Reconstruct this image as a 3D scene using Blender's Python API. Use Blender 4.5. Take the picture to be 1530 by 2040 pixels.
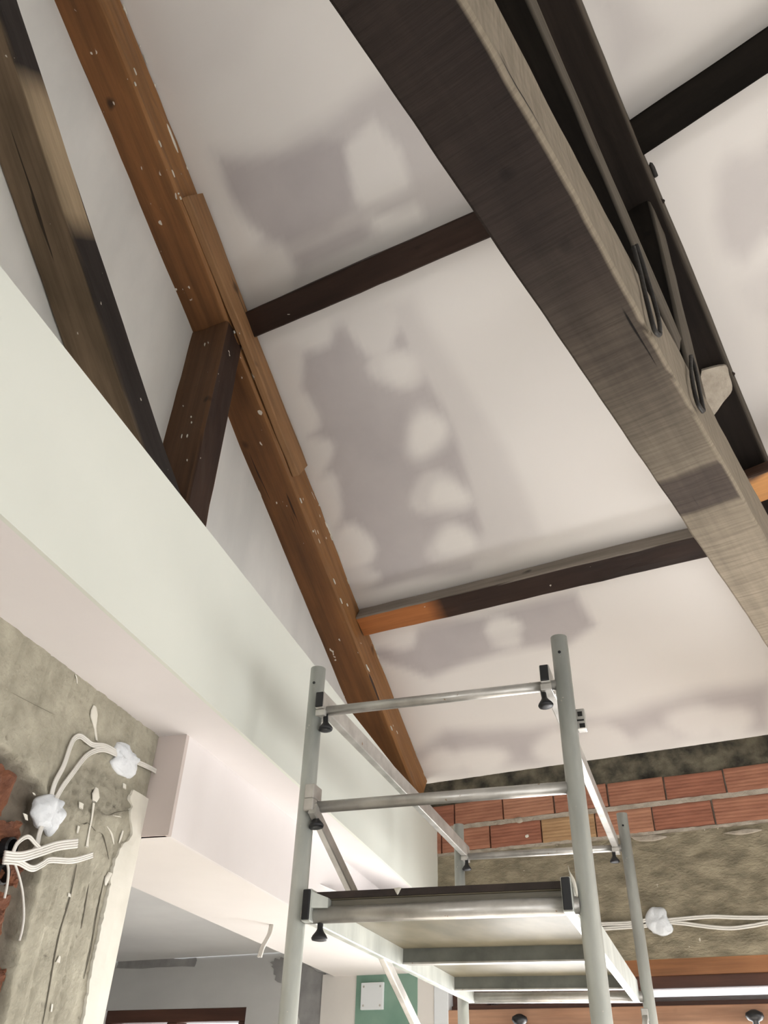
import bpy, math, random
import numpy as np
from mathutils import Vector, Matrix, noise as mnoise
random.seed(7)
sc = bpy.context.scene
for o in list(bpy.data.objects): bpy.data.objects.remove(o)
COL = sc.collection
EYE = 1.55                      # everything is laid out relative to eye height, lifted to floor level 0 at the end

# ------------------------------------------------------------------ camera
F = 1600.5
RW = np.array([[0.8815, 0.4711, 0.0306], [-0.2624, 0.5433, -0.7975], [-0.3923, 0.6950, 0.6025]])
u_, s_, v_ = np.linalg.svd(RW); RW = u_ @ v_
cam = bpy.data.cameras.new('camera'); camo = bpy.data.objects.new('camera', cam); COL.objects.link(camo)
cam.sensor_fit = 'VERTICAL'; cam.sensor_height = 36; cam.lens = F / 2040 * 36; cam.clip_start = .02
camo.matrix_world = Matrix([[RW[0][i], -RW[1][i], -RW[2][i], 0] for i in range(3)] + [[0, 0, 0, 1]])
sc.camera = camo

# ------------------------------------------------------------------ world, daylight, exposure
w = bpy.data.worlds.new('daylight'); sc.world = w; w.use_nodes = True
w.node_tree.nodes['Background'].inputs[0].default_value = (.92, .96, 1, 1)
w.node_tree.nodes['Background'].inputs[1].default_value = 1.6
def daylight(name, c, d, sx, sy, e, col=(1, .98, .96)):
    l = bpy.data.lights.new(name, 'AREA'); l.shape = 'RECTANGLE'; l.size = sx; l.size_y = sy; l.energy = e; l.color = col
    o = bpy.data.objects.new(name, l); COL.objects.link(o); o.location = c
    o.rotation_euler = Vector(d).to_track_quat('-Z', 'Z').to_euler(); return o
daylight('daylight_right_window', (3.50, 2.5, -.35), (-1, 0, 0), 1.9, 2.0, 46)
daylight('daylight_right_window', (3.50, -.3, -.35), (-1, 0, 0), 1.9, 2.0, 22)
daylight('daylight_rear_window', (.3, -4.95, -.25), (0, 1, 0), 3.0, 2.2, 55)
daylight('daylight_far_window', (-.35, 4.98, -.30), (0, -1, 0), 3.1, 1.5, 135)
daylight('daylight_side_room_window', (-3.95, 4.95, -.1), (0, -1, 0), 1.05, .8, 5)
sun = bpy.data.lights.new('sun', 'SUN'); sun.energy = 31; sun.angle = math.radians(.6); sun.color = (1, .97, .94)
suno = bpy.data.objects.new('sun', sun); COL.objects.link(suno); suno.location = (1, 9, 6)
suno.rotation_euler = Vector((-.10, -.76, -.64)).to_track_quat('-Z', 'Y').to_euler()
sc.view_settings.view_transform = 'Standard'; sc.view_settings.look = 'None'
sc.view_settings.gamma = 1; sc.view_settings.use_curve_mapping = False
sc.view_settings.exposure = 0.33
sc.cycles.max_bounces = 6; sc.cycles.diffuse_bounces = 4; sc.cycles.glossy_bounces = 3; sc.cycles.transmission_bounces = 4; sc.cycles.caustics_reflective = False; sc.cycles.caustics_refractive = False

# ------------------------------------------------------------------ geometry of the place
D = 4.56; ZL = 1.685; SL = math.radians(30); FLOOR = -EYE
CN = np.array([0, math.sin(SL), math.cos(SL)])             # ceiling normal (upwards)
def A3(*a): return np.array(a, float)
def frame(az):
    a = math.radians(az); return A3(math.sin(a), math.cos(a), 0), A3(math.cos(a), -math.sin(a), 0)
SU, SV = frame(-9.0)            # scaffold: SU along its length, SV across
BU, BV = frame(-11.8)           # boxed beam and concrete wall
GU, GV = frame(-5.29)           # gable wall and its truss
TU, TV = frame(7.1)             # main truss
G0 = -1.7485; GW = G0 - .20     # gable truss face, gable wall face
BF, BC, BB, BK = -1.142, -1.42, -1.79, -1.322   # box face, concrete face, back of wall, lintel box face
ZT, ZB, ZS = 1.45, .956, .648   # box top, box soffit, lintel soffit
def ray(u, v): return RW.T @ A3((u - 765) / F, (v - 1020) / F, 1)
def hit(px, P0, n): d = ray(*px); return d * (np.dot(P0, n) / np.dot(d, n))
def on_wall(px, y=D): return hit(px, A3(0, y, 0), A3(0, 1, 0))
def on_ceil(px, off=0): return hit(px, A3(0, D, ZL) - CN * off, CN)
def on_conc(px, v=BC): P = hit(px, BV * v, BV); return (float(P @ BU), float(P[2]))
def fb(u, v, z): return BU * u + BV * v + A3(0, 0, z)
def fg(u, v, z): return GU * u + GV * v + A3(0, 0, z)
def fs(x, y, z): return SV * x + SU * y + A3(0, 0, z)
def cz(y): return ZL + (D - y) * math.tan(SL)

# ------------------------------------------------------------------ materials
def lin(c):
    return tuple(((x / 255) / 12.92 if x / 255 <= .04045 else ((x / 255 + .055) / 1.055) ** 2.4) for x in c) + (1,)
def newmat(name, rough=.8, metal=0.0):
    m = bpy.data.materials.new(name); m.use_nodes = True; nt = m.node_tree
    b = nt.nodes['Principled BSDF']; b.inputs['Roughness'].default_value = rough; b.inputs['Metallic'].default_value = metal
    return m, nt, b
def N(nt, t, **k):
    n = nt.nodes.new(t)
    for a, v in k.items(): setattr(n, a, v)
    return n
def noise_node(nt, scale, detail=5, stretch=(1, 1, 1), rough=.55):
    tc = N(nt, 'ShaderNodeTexCoord'); mp = N(nt, 'ShaderNodeMapping'); mp.inputs['Scale'].default_value = stretch
    nz = N(nt, 'ShaderNodeTexNoise'); nz.inputs['Scale'].default_value = scale; nz.inputs['Detail'].default_value = detail; nz.inputs['Roughness'].default_value = rough
    nt.links.new(tc.outputs['Object'], mp.inputs['Vector']); nt.links.new(mp.outputs['Vector'], nz.inputs['Vector']); return nz.outputs['Fac']
def ramp(nt, fac, stops, interp='LINEAR'):
    r = N(nt, 'ShaderNodeValToRGB'); r.color_ramp.interpolation = interp
    e = r.color_ramp.elements
    while len(e) < len(stops): e.new(.5)
    for q, (p, c) in zip(e, stops): q.position = p; q.color = c
    nt.links.new(fac, r.inputs['Fac']); return r.outputs['Color']
def mixc(nt, fac, a, b, mode='MIX'):
    m = N(nt, 'ShaderNodeMix', data_type='RGBA', blend_type=mode)
    if isinstance(fac, (int, float)): m.inputs[0].default_value = fac
    else: nt.links.new(fac, m.inputs[0])
    for s, i in ((a, 6), (b, 7)):
        if isinstance(s, tuple): m.inputs[i].default_value = s
        else: nt.links.new(s, m.inputs[i])
    return m.outputs[2]
def bump(nt, b, h, strength=.3, dist=.01):
    n = N(nt, 'ShaderNodeBump'); n.inputs['Strength'].default_value = strength; n.inputs['Distance'].default_value = dist
    nt.links.new(h, n.inputs['Height']); nt.links.new(n.outputs['Normal'], b.inputs['Normal'])
def attr(nt, ch):
    a = N(nt, 'ShaderNodeAttribute'); a.attribute_name = 'mask'
    s = N(nt, 'ShaderNodeSeparateColor'); nt.links.new(a.outputs['Color'], s.inputs[0]); return s.outputs[ch]
W4 = (1, 1, 1, 1); K4 = (0, 0, 0, 1)
def plain(name, c1, c2=None, scale=6, rough=.8, metal=0, bmp=.1, stretch=(1, 1, 1), mask=None, mask2=None, lo=.35, hi=.65, specks=None, dist=.01):
    m, nt, b = newmat(name, rough, metal); c2 = c2 or c1
    f = noise_node(nt, scale, 6, stretch); col = ramp(nt, f, [(lo, lin(c1)), (hi, lin(c2))])
    if mask: col = mixc(nt, attr(nt, 0), col, lin(mask))
    if mask2: col = mixc(nt, attr(nt, 1), col, lin(mask2))
    if specks:
        g = noise_node(nt, specks[1], 2); col = mixc(nt, ramp(nt, g, [(specks[2], K4), (specks[2] + .015, W4)]), col, lin(specks[0]))
    nt.links.new(col, b.inputs['Base Color'])
    if bmp: bump(nt, b, noise_node(nt, scale * 5, 5, stretch), bmp, dist)
    return m
def wood(name, dark, light, mask=None, mask2=None, rough=.6, saw=False, specks=True, grain=.55, coat=0, sp=.745):
    m, nt, b = newmat(name, rough)
    f = noise_node(nt, 2.2, 4, (.7, 1.3, 1.3)); col = ramp(nt, f, [(.3, lin(dark)), (.7, lin(light))])
    if mask: col = mixc(nt, attr(nt, 0), col, lin(mask))
    if mask2: col = mixc(nt, attr(nt, 1), col, lin(mask2))
    g = noise_node(nt, 9, 6, (.12, 2.5, 2.5), .65)
    col = mixc(nt, grain, col, ramp(nt, g, [(.3, (.35, .33, .3, 1)), (.62, (1.25, 1.2, 1.15, 1))]), 'MULTIPLY')
    h = g
    ck = noise_node(nt, 3.2, 3, (.25, 7, 7), .5)
    col = mixc(nt, ramp(nt, ck, [(.685, K4), (.70, W4)]), col, tuple(.35 * c for c in lin(dark)[:3]) + (1,))
    kn = noise_node(nt, 5.5, 1, (1, 1.4, 1.4)); col = mixc(nt, ramp(nt, kn, [(.74, K4), (.80, W4)]), col, tuple(.45 * c for c in lin(dark)[:3]) + (1,))
    if saw:
        s = noise_node(nt, 9, 5, (9, .5, .5), .6)
        col = mixc(nt, .4, col, ramp(nt, s, [(.35, (.5, .48, .46, 1)), (.6, (1.2, 1.2, 1.2, 1))]), 'MULTIPLY'); h = s
    if specks:
        s = noise_node(nt, 26, 2, (.6, 1, 1)); col = mixc(nt, ramp(nt, s, [(sp, K4), (sp + .015, W4)]), col, lin((205, 196, 184)))
    nt.links.new(col, b.inputs['Base Color']); bump(nt, b, h, .35, .006)
    if coat: b.inputs['Coat Weight'].default_value = coat; b.inputs['Coat Roughness'].default_value = .35
    return m
M = {}
M['ceiling'] = plain('plasterboard_joint_compound', (180, 173, 173), (190, 183, 182), 3, .85, bmp=.03, mask=(234, 229, 224), mask2=(150, 148, 150))
M['gable'] = plain('skimmed_wall', (218, 218, 215), (238, 237, 233), 2.2, .8, bmp=.05, stretch=(1, 1, .35))
M['box_face'] = plain('primed_board', (215, 218, 209), (222, 224, 215), 1.2, .7, bmp=.02)
M['box_soffit'] = plain('bounce_tinted_board', (221, 216, 215), (229, 224, 223), 1.4, .75, bmp=.02)  # pinkish bounce light on box and casing is mixed into this board colour
M['lintel_white'] = plain('white_board', (222, 217, 213), (229, 224, 220), 1.4, .7, bmp=.02)
M['reveal'] = plain('unpainted_board', (196, 184, 178), (202, 191, 186), 1.4, .8, bmp=.02)
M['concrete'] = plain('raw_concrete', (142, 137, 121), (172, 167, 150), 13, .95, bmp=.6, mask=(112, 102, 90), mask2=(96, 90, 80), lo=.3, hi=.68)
M['ring'] = plain('ring_beam_concrete', (114, 106, 88), (154, 144, 122), 13, .95, bmp=.8, stretch=(.7, 1, 1.5), specks=((196, 188, 172), 34, .755))
M['moss'] = plain('mossy_mortar', (38, 36, 30), (108, 102, 86), 9, 1, bmp=.8)
M['mortar'] = plain('mortar', (158, 148, 134), (182, 172, 158), 14, .95, bmp=.6)
M['bricks'] = [plain('fired_clay', a, b, 8, .9, bmp=.3, stretch=(.5, 1, 3), specks=((206, 190, 172), 30, .77)) for a, b in
               (((140, 92, 72), (170, 118, 94)), ((132, 84, 66), (162, 106, 84)), ((150, 104, 82), (180, 130, 104)), ((152, 118, 84), (182, 148, 110)))]
M['oldbrick'] = plain('old_clay', (92, 58, 44), (136, 88, 62), 16, .95, bmp=.8)
M['plaster'] = plain('gypsum_lump', (208, 212, 216), (224, 227, 230), 18, .8, bmp=.3)
M['paint'] = plain('cream_plaster', (208, 204, 192), (220, 216, 205), 8, .75, bmp=.08)
M['cable'] = plain('white_cable_sheath', (206, 203, 196), (218, 215, 208), 9, .5, bmp=0)
M['black'] = plain('black_plastic', (20, 21, 23), (32, 33, 36), 12, .45, bmp=0)
M['iron'] = plain('black_iron', (24, 23, 22), (44, 41, 38), 14, .6, .3, bmp=.2)
M['galv'] = plain('galvanised_steel', (180, 184, 178), (214, 217, 210), 9, .38, .25, bmp=.05, stretch=(1, 1, .3), specks=((226, 222, 214), 60, .74))
M['alu'] = plain('aluminium', (172, 169, 163), (204, 201, 195), 12, .36, .5, bmp=.05, specks=((150, 128, 104), 40, .74))
M['ply'] = plain('phenolic_plywood', (100, 95, 80), (126, 119, 101), 3, .4, bmp=.02, stretch=(2, 1, 1))
M['ply'].node_tree.nodes['Principled BSDF'].inputs['Specular IOR Level'].default_value = .05
M['plyedge'] = plain('plywood_edge', (34, 26, 22), (58, 46, 40), 10, .7, bmp=.1)
M['dull'] = plain('dull_aluminium', (112, 108, 97), (136, 130, 117), 14, .5, .3, bmp=.1, stretch=(.3, 1, 4))
M['joist'] = plain('grey_joist', (96, 98, 92), (118, 120, 113), 12, .5, .2, bmp=.05)
M['green'] = plain('green_board', (112, 146, 130), (130, 160, 144), 4, .8, bmp=.02)
M['plate'] = plain('white_plate', (222, 226, 228), None, 5, .4, bmp=0)
M['floor'] = plain('cement_screed', (192, 187, 180), (208, 203, 196), 3, .9, bmp=.1)
M['white'] = plain('white_plaster', (218, 214, 208), (228, 224, 218), 2, .85, bmp=.04)
M['grey'] = plain('grey_skim', (198, 198, 197), (210, 210, 208), 1.6, .85, bmp=.03, stretch=(1, 1, 2), mask=(128, 127, 127))
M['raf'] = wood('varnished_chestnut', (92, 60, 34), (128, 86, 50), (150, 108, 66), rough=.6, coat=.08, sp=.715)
M['post'] = wood('dark_stained_timber', (44, 32, 27), (66, 48, 39), (92, 66, 46), rough=.6)
M['brace'] = wood('weathered_timber', (96, 82, 66), (128, 110, 90), (52, 47, 45), (172, 154, 128), rough=.75)
M['batten'] = wood('grey_batten', (128, 92, 58), (158, 120, 82), rough=.7)
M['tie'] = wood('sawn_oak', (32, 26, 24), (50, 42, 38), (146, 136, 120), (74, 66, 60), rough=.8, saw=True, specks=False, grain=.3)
M['dark'] = wood('dark_truss_timber', (24, 20, 18), (38, 32, 28), (116, 108, 97), rough=.8, specks=False)  # mask colour stands for light on the right face
M['near_black'] = wood('near_black_timber', (17, 15, 13), (30, 26, 22), (112, 105, 95), rough=.85, specks=False)  # near-black base deepens the truss shade; mask colour paints lit right faces
M['purlin'] = wood('dark_purlin', (36, 25, 21), (56, 41, 34), (158, 100, 58), (158, 150, 141), rough=.55)
M['newwood'] = wood('pale_pine', (176, 120, 66), (202, 148, 90), (70, 48, 36), rough=.6, specks=False)
M['lintel'] = wood('orange_lintel', (138, 92, 58), (166, 116, 78), rough=.6, specks=False)
M['frame'] = wood('brown_frame', (76, 48, 38), (100, 66, 52), rough=.5, specks=False)
M['tan'] = wood('tan_board', (158, 116, 90), (190, 150, 122), rough=.5, specks=False)
for k_, v_ in (('tie', .15), ('dark', .12), ('near_black', .08), ('purlin', .2), ('post', .25), ('brace', .2), ('raf', .3)): M[k_].node_tree.nodes['Principled BSDF'].inputs['Specular IOR Level'].default_value = v_
def glassmat():
    m, nt, b = newmat('window_glass', .03); b.inputs['Base Color'].default_value = (.95, .97, 1, 1)
    tr = N(nt, 'ShaderNodeBsdfTransparent'); mx = N(nt, 'ShaderNodeMixShader'); mx.inputs[0].default_value = .12
    nt.links.new(tr.outputs[0], mx.inputs[1]); nt.links.new(b.outputs[0], mx.inputs[2])
    nt.links.new(mx.outputs[0], nt.nodes['Material Output'].inputs[0]); return m
M['glass'] = glassmat()

# ------------------------------------------------------------------ mesh helpers
WM = {}
class MB:
    def __init__(s): s.v = []; s.f = []; s.c = {}
    def add(s, vs, fs_):
        b = len(s.v); s.v += [tuple(float(k) for k in p) for p in vs]; s.f += [tuple(b + i for i in f) for f in fs_]; return b
    def hexa(s, c8):        # 8 corners: bottom ring 0-3, top ring 4-7
        s.add(c8, [(3, 2, 1, 0), (4, 5, 6, 7), (0, 1, 5, 4), (1, 2, 6, 5), (2, 3, 7, 6), (3, 0, 4, 7)]); return s
    def box(s, fr, a0, a1, b0, b1, c0, c1):
        return s.hexa([fr(a, b, c) for c in (c0, c1) for a, b in ((a0, b0), (a1, b0), (a1, b1), (a0, b1))])
    def tube(s, pts, r, n=12, caps=True):
        P = [Vector(p) for p in pts]; rr = r if isinstance(r, (list, tuple)) else [r] * len(P); up = None; base = len(s.v)
        for i, p in enumerate(P):
            t = (P[min(i + 1, len(P) - 1)] - P[max(i - 1, 0)]).normalized()
            if up is None: up = Vector((0, 0, 1)) if abs(t.z) < .9 else Vector((1, 0, 0))
            a = t.cross(up).normalized(); up = a.cross(t).normalized()
            for k in range(n):
                q = 2 * math.pi * k / n; s.v.append(tuple(p + (a * math.cos(q) + up * math.sin(q)) * rr[i]))
        for i in range(len(P) - 1):
            for k in range(n):
                k2 = (k + 1) % n; s.f.append((base + i * n + k, base + i * n + k2, base + (i + 1) * n + k2, base + (i + 1) * n + k))
        if caps:
            s.f.append(tuple(base + k for k in range(n))[::-1]); s.f.append(tuple(base + (len(P) - 1) * n + k for k in range(n)))
        return s
    def grid(s, fn, nu, nv, flip=False):
        b = len(s.v)
        for j in range(nv):
            for i in range(nu): s.v.append(tuple(float(k) for k in fn(i / (nu - 1), j / (nv - 1))))
        for j in range(nv - 1):
            for i in range(nu - 1):
                q = (b + j * nu + i, b + j * nu + i + 1, b + (j + 1) * nu + i + 1, b + (j + 1) * nu + i)
                s.f.append(q[::-1] if flip else q)
        return s
def build(mb, name, mat, parent=None, mtx=None, smooth=False, mask=None, bevel=0):
    if mtx is None:
        P = np.array(mb.v); c = (P.min(0) + P.max(0)) / 2; c[2] = P[:, 2].min(); mtx = Matrix.Translation(Vector(c))
        vs = [tuple(p - c) for p in P]
    else: vs = mb.v
    me = bpy.data.meshes.new(name); me.from_pydata(vs, [], mb.f); me.update()
    if mask is not None:
        a = me.color_attributes.new('mask', 'FLOAT_COLOR', 'POINT')
        arr = np.zeros((len(vs), 4), np.float32); arr[:, 3] = 1; mk = np.array(mask, np.float32); arr[:, :mk.shape[1]] = mk
        a.data.foreach_set('color', arr.ravel())
    if smooth: me.polygons.foreach_set('use_smooth', [True] * len(me.polygons))
    if mat: me.materials.append(mat)
    o = bpy.data.objects.new(name, me); COL.objects.link(o); place(o, mtx, parent)
    if bevel:
        b = o.modifiers.new('bevel', 'BEVEL'); b.width = bevel; b.segments = 2; b.limit_method = 'ANGLE'
    return o
def place(o, mtx, parent=None):
    if parent is not None:
        o.parent = parent; o.matrix_basis = WM[parent.name].inverted() @ mtx
    else: o.matrix_basis = mtx
    WM[o.name] = mtx
def thing(name, loc, label, cat, group=None):
    o = bpy.data.objects.new(name, None); COL.objects.link(o); o.empty_display_size = .1
    place(o, Matrix.Translation(Vector(tuple(float(k) for k in loc)))); return tag(o, label, cat, group)
def tag(o, label=None, cat=None, group=None, kind=None):
    for k, v in (('label', label), ('category', cat), ('group', group), ('kind', kind)):
        if v: o[k] = v
    return o
XYZ = lambda x, y, z: A3(x, y, z)
def nz(p, s=1.0, seed=0): return mnoise.noise(Vector((float(p[0]) * s + seed, float(p[1]) * s, float(p[2]) * s)))
def timber(name, Apt, Bpt, ydir, y0, y1, z0, z1, mat, parent=None, seg=.1, jit=.004, ch=.01, mask=None, seed=0):
    """hewn beam: local x runs Apt->Bpt, y along ydir, z = x cross y"""
    a = Vector(tuple(map(float, Apt))); b = Vector(tuple(map(float, Bpt))); x = (b - a); L = x.length; x.normalize()
    y = Vector(tuple(map(float, ydir))); y = (y - x * y.dot(x)).normalized(); z = x.cross(y)
    mtx = Matrix([[x[i], y[i], z[i], a[i]] for i in range(3)] + [[0, 0, 0, 1]])
    ring = []
    def side(p, q, n):
        for t in (0, .04, .25, .5, .75, .96, 1): ring.append((p[0] + (q[0] - p[0]) * t, p[1] + (q[1] - p[1]) * t))
    side((y0 + ch, z0), (y1 - ch, z0), 4); side((y1, z0 + ch), (y1, z1 - ch), 4); side((y1 - ch, z1), (y0 + ch, z1), 4); side((y0, z1 - ch), (y0, z0 + ch), 4)
    n = max(2, int(L / seg)); mb = MB(); R = len(ring)
    for i in range(n + 1):
        xx = L * i / n
        for (ry, rz) in ring:
            o1 = mnoise.noise_vector(Vector((xx * 1.6 + seed, ry * 9, rz * 9))) * jit * 1.3
            o2 = mnoise.noise_vector(Vector((xx * 11 + seed, ry * 30, rz * 30))) * jit * .6
            mb.v.append((xx, ry + o1.y + o2.y, rz + o1.z + o2.z))
    for i in range(n):
        for k in range(R):
            k2 = (k + 1) % R; mb.f.append((i * R + k, i * R + k2, (i + 1) * R + k2, (i + 1) * R + k)[::-1])
    mb.f.append(tuple(range(R))); mb.f.append(tuple(n * R + k for k in range(R))[::-1])
    mk = [mask(p[0], p[1], p[2]) for p in mb.v] if mask else None
    return build(mb, name, mat, parent, mtx, mask=mk)
def sstep(a, b, x): t = min(1, max(0, (x - a) / (b - a))); return t * t * (3 - 2 * t)
def lathe(mb, base, axis, prof, n=14):
    ax = Vector(tuple(map(float, axis))).normalized(); t = ax.orthogonal().normalized(); b2 = ax.cross(t); b0 = len(mb.v); base = Vector(tuple(map(float, base)))
    for r, h in prof:
        for k in range(n):
            q = 2 * math.pi * k / n; mb.v.append(tuple(base + ax * h + (t * math.cos(q) + b2 * math.sin(q)) * r))
    for i in range(len(prof) - 1):
        for k in range(n):
            k2 = (k + 1) % n; mb.f.append((b0 + i * n + k, b0 + i * n + k2, b0 + (i + 1) * n + k2, b0 + (i + 1) * n + k))
    mb.f.append(tuple(b0 + k for k in range(n))[::-1]); mb.f.append(tuple(b0 + (len(prof) - 1) * n + k for k in range(n)))
    return mb
def smooth_path(pts, n=6):
    P = [np.array(p, float) for p in pts]; out = []
    for i in range(len(P) - 1):
        p0 = P[max(i - 1, 0)]; p1 = P[i]; p2 = P[i + 1]; p3 = P[min(i + 2, len(P) - 1)]
        for k in range(n):
            t = k / n
            out.append(.5 * (2 * p1 + (p2 - p0) * t + (2 * p0 - 5 * p1 + 4 * p2 - p3) * t * t + (3 * p1 - p0 - 3 * p2 + p3) * t ** 3))
    out.append(P[-1]); return out
def lump(mb, outline, fr, h, levels=4, seed=0, rough=.004, n=40):
    """rounded plaster lump: outline of (a,b) points, fr(a,b,height) -> world"""
    O = smooth_path(list(outline) + [outline[0]], 5)[:-1]; c = sum(O) / len(O); b0 = len(mb.v); m = len(O)
    for l in range(levels):
        q = l / levels; sc_ = math.cos(q * math.pi / 2) ** .55 if l else 1; hh = h * math.sin(q * math.pi / 2)
        for k, p in enumerate(O):
            pp = c + (p - c) * sc_; j = mnoise.noise(Vector((pp[0] * 40 + seed, pp[1] * 40, q * 3))) * rough
            mb.v.append(tuple(fr(pp[0] + j, pp[1] + j * .5, hh + (j if l else -.004))))
    mb.v.append(tuple(fr(c[0], c[1], h)))
    for l in range(levels - 1):
        for k in range(m):
            k2 = (k + 1) % m; mb.f.append((b0 + l * m + k, b0 + l * m + k2, b0 + (l + 1) * m + k2, b0 + (l + 1) * m + k))
    for k in range(m): mb.f.append((b0 + (levels - 1) * m + k, b0 + (levels - 1) * m + (k + 1) % m, b0 + levels * m))
    mb.f.append(tuple(b0 + k for k in range(m))[::-1]); return mb

# ------------------------------------------------------------------ soft shapes on a plane (joint compound)
def sdf(poly, X, Y):
    d = np.full(X.shape, 1e9); ins = np.zeros(X.shape, bool); n = len(poly)
    for i in range(n):
        (x1, y1), (x2, y2) = poly[i], poly[(i + 1) % n]; ex, ey = x2 - x1, y2 - y1
        t = np.clip(((X - x1) * ex + (Y - y1) * ey) / (ex * ex + ey * ey + 1e-12), 0, 1)
        d = np.minimum(d, np.hypot(X - x1 - t * ex, Y - y1 - t * ey))
        cnd = ((y1 > Y) != (y2 > Y)) & (X < ex * (Y - y1) / (ey + 1e-12) + x1); ins ^= cnd
    return np.where(ins, -d, d)
def soft(poly, X, Y, wdt): t = np.clip(.5 - sdf(poly, X, Y) / wdt, 0, 1); return t * t * (3 - 2 * t)

# ================================================================== THE SETTING
# ---- sloping plasterboard ceiling
NX, NY = 210, 214; cx0, cx1, cy0, cy1 = -2.50, 3.45, -1.55, D + .02
gx = np.linspace(cx0, cx1, NX); gy = np.linspace(cy0, cy1, NY); GX, GY = np.meshgrid(gx, gy)
mb = MB(); mb.grid(lambda a, b: A3(cx0 + (cx1 - cx0) * a, cy0 + (cy1 - cy0) * b, cz(cy0 + (cy1 - cy0) * b)), NX, NY, True)
def cpoly(px): return [tuple(on_ceil(p)[:2]) for p in px]
def cell(x, y, rx, ry, rot=0, n=16):
    pts = []
    for k in range(n):
        q = 2 * math.pi * k / n; e = 1 + .12 * math.sin(3 * q + x); a, b = rx * math.cos(q) * e, ry * math.sin(q) * e
        c, s = math.cos(rot), math.sin(rot); pts.append((x + a * c - b * s, y + a * s + b * c))
    return cpoly(pts)
wx = np.array([[mnoise.noise(Vector((x * 3, y * 3, 0))) for x in gx] for y in gy]) * .035
wy = np.array([[mnoise.noise(Vector((x * 3, y * 3, 9))) for x in gx] for y in gy]) * .035
QX, QY = GX + wx, GY + wy
mask = np.full(GX.shape, .92)
def lay(poly, val, wdt=.07, op=1.0):
    global mask; k = soft(poly, QX, QY, wdt) * op; mask = mask * (1 - k) + val * k
# bay between the two purlins
lay(cpoly([(560, 700), (690, 620), (830, 590), (900, 720), (1010, 900), (1075, 1062), (1010, 1120), (700, 1190), (655, 1040), (600, 850)]), .62, .1)
lay(cpoly([(570, 770), (610, 690), (700, 640), (740, 700), (800, 640), (850, 760), (930, 930), (960, 1060), (940, 1130), (720, 1180), (670, 1060), (610, 880)]), .08, .06)
for e in [(615, 660, 42, 42, .92), (745, 655, 60, 55, .8), (790, 735, 62, 42, .75), (795, 735, 35, 28, .95), (850, 868, 48, 58, .45), (850, 868, 34, 40, .98), (880, 985, 66, 44, .6), (893, 985, 40, 26, 1), (905, 1085, 62, 42, .55), (905, 1080, 40, 26, 1),
          (575, 745, 28, 60, .8), (597, 820, 32, 48, .85), (625, 915, 36, 52, .85), (652, 1000, 34, 50, .85), (705, 1090, 44, 44, .95), (700, 1150, 60, 30, .7)]: lay(cell(*e[:4]), e[4], .06)
# bay above the upper purlin
lay(cpoly([(425, 310), (560, 285), (650, 235), (810, 120), (900, 250), (950, 400), (740, 480), (590, 580), (510, 470), (450, 360)]), .35, .12)
lay(cpoly([(440, 320), (560, 300), (640, 270), (690, 280), (700, 420), (650, 470), (560, 500), (500, 430), (460, 370)]), .0, .06)
lay(cpoly([(690, 290), (745, 240), (800, 300), (812, 370), (720, 420), (705, 400)]), .85, .05)
lay(cpoly([(730, 440), (820, 405), (840, 440), (760, 475)]), .95, .04); lay(cpoly([(400, 350), (450, 400), (520, 470), (480, 500), (440, 460)]), .95, .05)
lay(cpoly([(455, 520), (560, 490), (590, 560), (500, 600)]), .75, .06); lay(cpoly([(580, 520), (720, 455), (735, 480), (600, 545)]), .05, .04)
lay(cpoly([(250, 0), (560, 0), (480, 130), (380, 200), (310, 160)]), .7, .15, .6)
# bay between the lower purlin and the far wall
lay(cpoly([(735, 1300), (860, 1245), (960, 1225), (1150, 1180), (1190, 1240), (1130, 1285), (985, 1300), (860, 1345), (780, 1320)]), .05, .07)
for e in [(1000, 1250, 36, 20, .95), (790, 1268, 44, 26, .9), (1010, 1278, 30, 14, .8)]: lay(cell(*e[:4]), e[4], .06)
lay(cpoly([(825, 1500), (890, 1455), (1060, 1450), (1200, 1430), (1380, 1385), (1530, 1350), (1530, 1455), (1300, 1480), (1100, 1520), (850, 1548)]), .1, .12)
for e in [(880, 1520, 46, 26, .9), (965, 1515, 55, 26, .85), (1105, 1490, 42, 34, .8), (1200, 1485, 62, 40, .75), (1300, 1475, 50, 26, .6), (1380, 1440, 54, 36, .75), (1455, 1440, 44, 36, .75), (1150, 1390, 60, 30, .8)]: lay(cell(*e[:4]), e[4], .09)
# bay right of the truss
lay(cpoly([(1412, 350), (1440, 310), (1490, 300), (1530, 265), (1640, 290), (1640, 420), (1570, 470), (1530, 470), (1495, 520), (1450, 500), (1420, 430)]), .45, .09)
lay(cpoly([(1475, 570), (1530, 530), (1600, 520), (1620, 600), (1540, 640), (1500, 620)]), .7, .1); lay(cpoly([(1180, 0), (1260, 0), (1330, 60), (1240, 130)]), .55, .12)  # last shape paints in a shadow near the top right purlin
c2m = np.clip(np.array([[mnoise.noise(Vector((x * 1.3, y * 1.3, 4))) for x in gx] for y in gy]), 0, 1) * .15
ceil_o = build(mb, 'ceiling', M['ceiling'], mask=np.stack([mask.ravel(), c2m.ravel()], 1)); tag(ceil_o, 'sloping plasterboard ceiling patched with white joint compound between dark purlins', kind='structure')
mb = MB().hexa([(-2.5, -5.0, 3.2), (3.45, -5.0, 3.2), (3.45, -1.55, cz(-1.55)), (-2.5, -1.55, cz(-1.55)), (-2.5, -5.0, 3.3), (3.45, -5.0, 3.3), (3.45, -1.55, cz(-1.55) + .1), (-2.5, -1.55, cz(-1.55) + .1)])
tag(build(mb, 'ceiling_rear', M['white']), 'rear slope of the plasterboard ceiling', kind='structure')
mb = MB().box(XYZ, -2.5, 3.45, -1.55, D, 0, .06)
mb.v = [(x, y, z + cz(y) + .01) for x, y, z in mb.v]
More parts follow.
